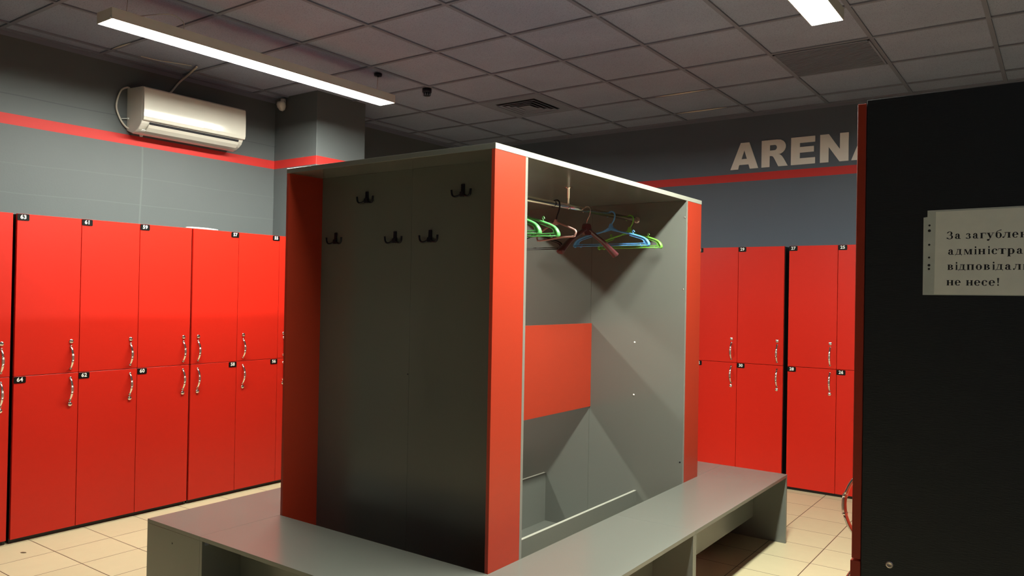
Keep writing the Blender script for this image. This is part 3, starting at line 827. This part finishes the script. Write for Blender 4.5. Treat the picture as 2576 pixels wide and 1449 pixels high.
box(b, X0 + 0.019 - cx, X0 + 0.038 - cx, BY0 + 0.012 - cy, BY0 + 0.030 - cy, ZB - BT - 0.004, ZB - BT, bev=0.001); box(b, X0 + 0.0185 - cx, X0 + 0.0225 - cx, BY0 + 0.012 - cy, BY0 + 0.030 - cy, ZB - BT - 0.020, ZB - BT, bev=0.001)
obj('corner_bracket', b, M['vent_grey'], bn)

# small dry scrap on the floor tiles
b = bm_new(); lathe(b, [(0.0, 0.002), (0.010, 0.003), (0.014, 0.001), (0.013, 0.0)], 7, Matrix.Translation((-4.582, 1.869, 0)) @ Matrix.Rotation(0.5, 4, 'Z') @ Matrix.Diagonal((1.3, 0.6, 1, 1)))
tag(obj('scrap', b, M['brown']), 'tiny dark scrap on the floor tile before the left lockers', 'scrap')

# ------------------------------------------------------------------ clothes hangers on the right rod
def plastic_hanger(name, label, m, loc, rotz, half=0.205, squash=0.86):
    """flat plastic hanger in its local XZ plane, origin on the rod"""
    b = bm_new()
    UP = (0, 1, 0)
    hook = [(-0.020, 0, -0.006), (-0.021, 0, 0.006), (-0.013, 0, 0.0185), (0.003, 0, 0.0235), (0.018, 0, 0.016), (0.023, 0, 0.0), (0.018, 0, -0.022), (0.006, 0, -0.045), (0.0, 0, -0.064)]
    tube(b, smooth_path(hook, 5), 0.0042, 8, (1.0, 1.2), up=UP)
    prism(b, [(-0.006, -0.045), (0.006, -0.045), (0.015, -0.072), (0.040, -0.092), (0.040, -0.100), (0.0, -0.088), (-0.040, -0.100), (-0.040, -0.092), (-0.015, -0.072)], -0.004, 0.004)
    H = half
    for s in (-1, 1):
        arm = [(s * 0.010, 0, -0.072), (s * 0.050, 0, -0.096), (s * H * 0.55, 0, -0.115), (s * H * 0.86, 0, -0.140), (s * H * 0.97, 0, -0.164), (s * H, 0, -0.184), (s * H * 0.955, 0, -0.190)]
        tube(b, smooth_path(arm, 5), [0.0055] * 8 + [0.0060] * 10 + [0.0072] * 12 + [0.0050], 8, (1.0, 1.7), up=UP)
        # inner rail returning to the bar, and web
        tube(b, smooth_path([(s * H * 0.50, 0, -0.124), (s * H * 0.78, 0, -0.146), (s * H * 0.86, 0, -0.158), (s * H * 0.87, 0, -0.170), (s * H * 0.80, 0, -0.175), (0, 0, -0.175)], 5), 0.0030, 8, (1.0, 1.5), up=UP)
        prism(b, [(s * H * 0.80, -0.143), (s * H * 0.90, -0.150), (s * H * 0.99, -0.184), (s * H * 0.84, -0.178), (s * H * 0.875, -0.165)], -0.0018, 0.0018)
        # strap notch on the shoulder and button under the bar
        tube(b, smooth_path([(s * H * 0.60, 0, -0.112), (s * H * 0.57, 0, -0.098), (s * H * 0.60, 0, -0.092), (s * H * 0.63, 0, -0.104)], 4), 0.0030, 6, up=UP)
        tube(b, smooth_path([(s * H * 0.78, 0, -0.176), (s * H * 0.79, 0, -0.190), (s * H * 0.83, 0, -0.193), (s * H * 0.84, 0, -0.186)], 4), 0.0028, 6, up=UP)
    tube(b, [(-H * 0.955, 0, -0.187), (-H * 0.5, 0, -0.186), (0, 0, -0.186), (H * 0.5, 0, -0.186), (H * 0.955, 0, -0.187)], 0.0036, 8, (1.0, 1.4), up=UP)
    for v in b.verts:
        if v.co.z < -0.03: v.co.z = -0.03 + (v.co.z + 0.03) * squash
    o = obj(name, b, m); o.location = loc; o.rotation_euler = (0, 0, rotz)
    tag(o, label, 'hanger', 'clothes hangers on the rod')
    return o
RX = -2.043; HZ = RODZ - 0.0055
plastic_hanger('clothes_hanger', 'green plastic hanger half hidden at the near red upright', M['green'], (RX, 2.752, HZ), 0.0, 0.205, 0.94)
plastic_hanger('clothes_hanger', 'green plastic hanger just left of the pink hanger', M['green'], (RX, 2.903, HZ), 0.0, 0.205, 0.94)
plastic_hanger('clothes_hanger', 'blue plastic hanger near the far end of the rod', M['blue'], (RX, 3.765, HZ), 0.06, 0.225)
plastic_hanger('clothes_hanger', 'lime green plastic hanger farthest along the rod', M['lime'], (RX, 3.990, HZ), 0.0, 0.200)
plastic_hanger('clothes_hanger', 'black plastic hanger on the left rod behind the green ones', M['blackpl'], (-2.647, 3.93, HZ), 0.0, 0.195)

# thin pink hanger with a dark hook
t = thing('clothes_hanger', 'thin pink tube hanger with a dark hook', 'hanger', (RX, 3.20, HZ), 0.0, 'clothes hangers on the rod')
b = bm_new()
tube(b, smooth_path([(-0.022, 0, -0.010), (-0.023, 0, 0.008), (-0.010, 0, 0.024), (0.010, 0, 0.024), (0.021, 0, 0.006), (0.018, 0, -0.025), (0.006, 0, -0.055), (0.0, 0, -0.085)], 5), 0.0040, 8)
obj('hook', b, M['gun'], t, 'dark metal hook')
b = bm_new()
fr = [(0, 0, -0.080), (0.022, 0, -0.092), (0.150, 0, -0.150), (0.178, 0, -0.168), (0.182, 0, -0.184), (0.172, 0, -0.204), (0.160, 0, -0.210), (0.05, 0, -0.207), (-0.05, 0, -0.213), (-0.160, 0, -0.216), (-0.176, 0, -0.206), (-0.182, 0, -0.186), (-0.176, 0, -0.168), (-0.150, 0, -0.152), (-0.022, 0, -0.092), (0, 0, -0.080)]
fr = [(x, y, -0.080 + (z + 0.080) * 0.64) for x, y, z in fr]
tube(b, smooth_path(fr, 4), 0.0044, 8)
prism(b, [(-0.006, -0.070), (0.006, -0.070), (0.026, -0.098), (-0.026, -0.098)], -0.004, 0.004)
o = obj('frame', b, M['pink'], t); o.rotation_euler = (0, 0, -0.45)

# broad dark maroon coat hanger
t = thing('coat_hanger', 'broad dark maroon coat hanger with drooping arms', 'hanger', (RX, 3.50, HZ), 0.12, 'clothes hangers on the rod')
b = bm_new()
tube(b, smooth_path([(-0.020, 0, -0.006), (-0.021, 0, 0.008), (-0.008, 0, 0.0225), (0.010, 0, 0.0225), (0.020, 0, 0.006), (0.016, 0, -0.022), (0.002, 0, -0.050), (0.0, 0, -0.080)], 5), 0.0024, 8)
obj('hook', b, M['chrome'], t, 'thin metal hook')
b = bm_new()
prism(b, [(-0.022, -0.072), (-0.014, -0.066), (0.014, -0.066), (0.022, -0.072), (0.030, -0.105), (0.020, -0.125), (-0.020, -0.125), (-0.030, -0.105)], -0.010, 0.010)
for s in (-1, 1):
    arm = smooth_path([(s * 0.010, 0.0, -0.095), (s * 0.06, -0.001, -0.122), (s * 0.12, -0.006, -0.156), (s * 0.175, -0.014, -0.198), (s * 0.208, -0.022, -0.226)], 6)
    n = len(arm)
    tube(b, arm, [0.012 + 0.010 * (k / (n - 1)) ** 1.5 for k in range(n - 1)] + [0.010], 12, (0.80, 1.1), up=(0, 1, 0))
o = obj('arms', b, M['maroon'], t); o.rotation_euler = (0, 0, 1.20)
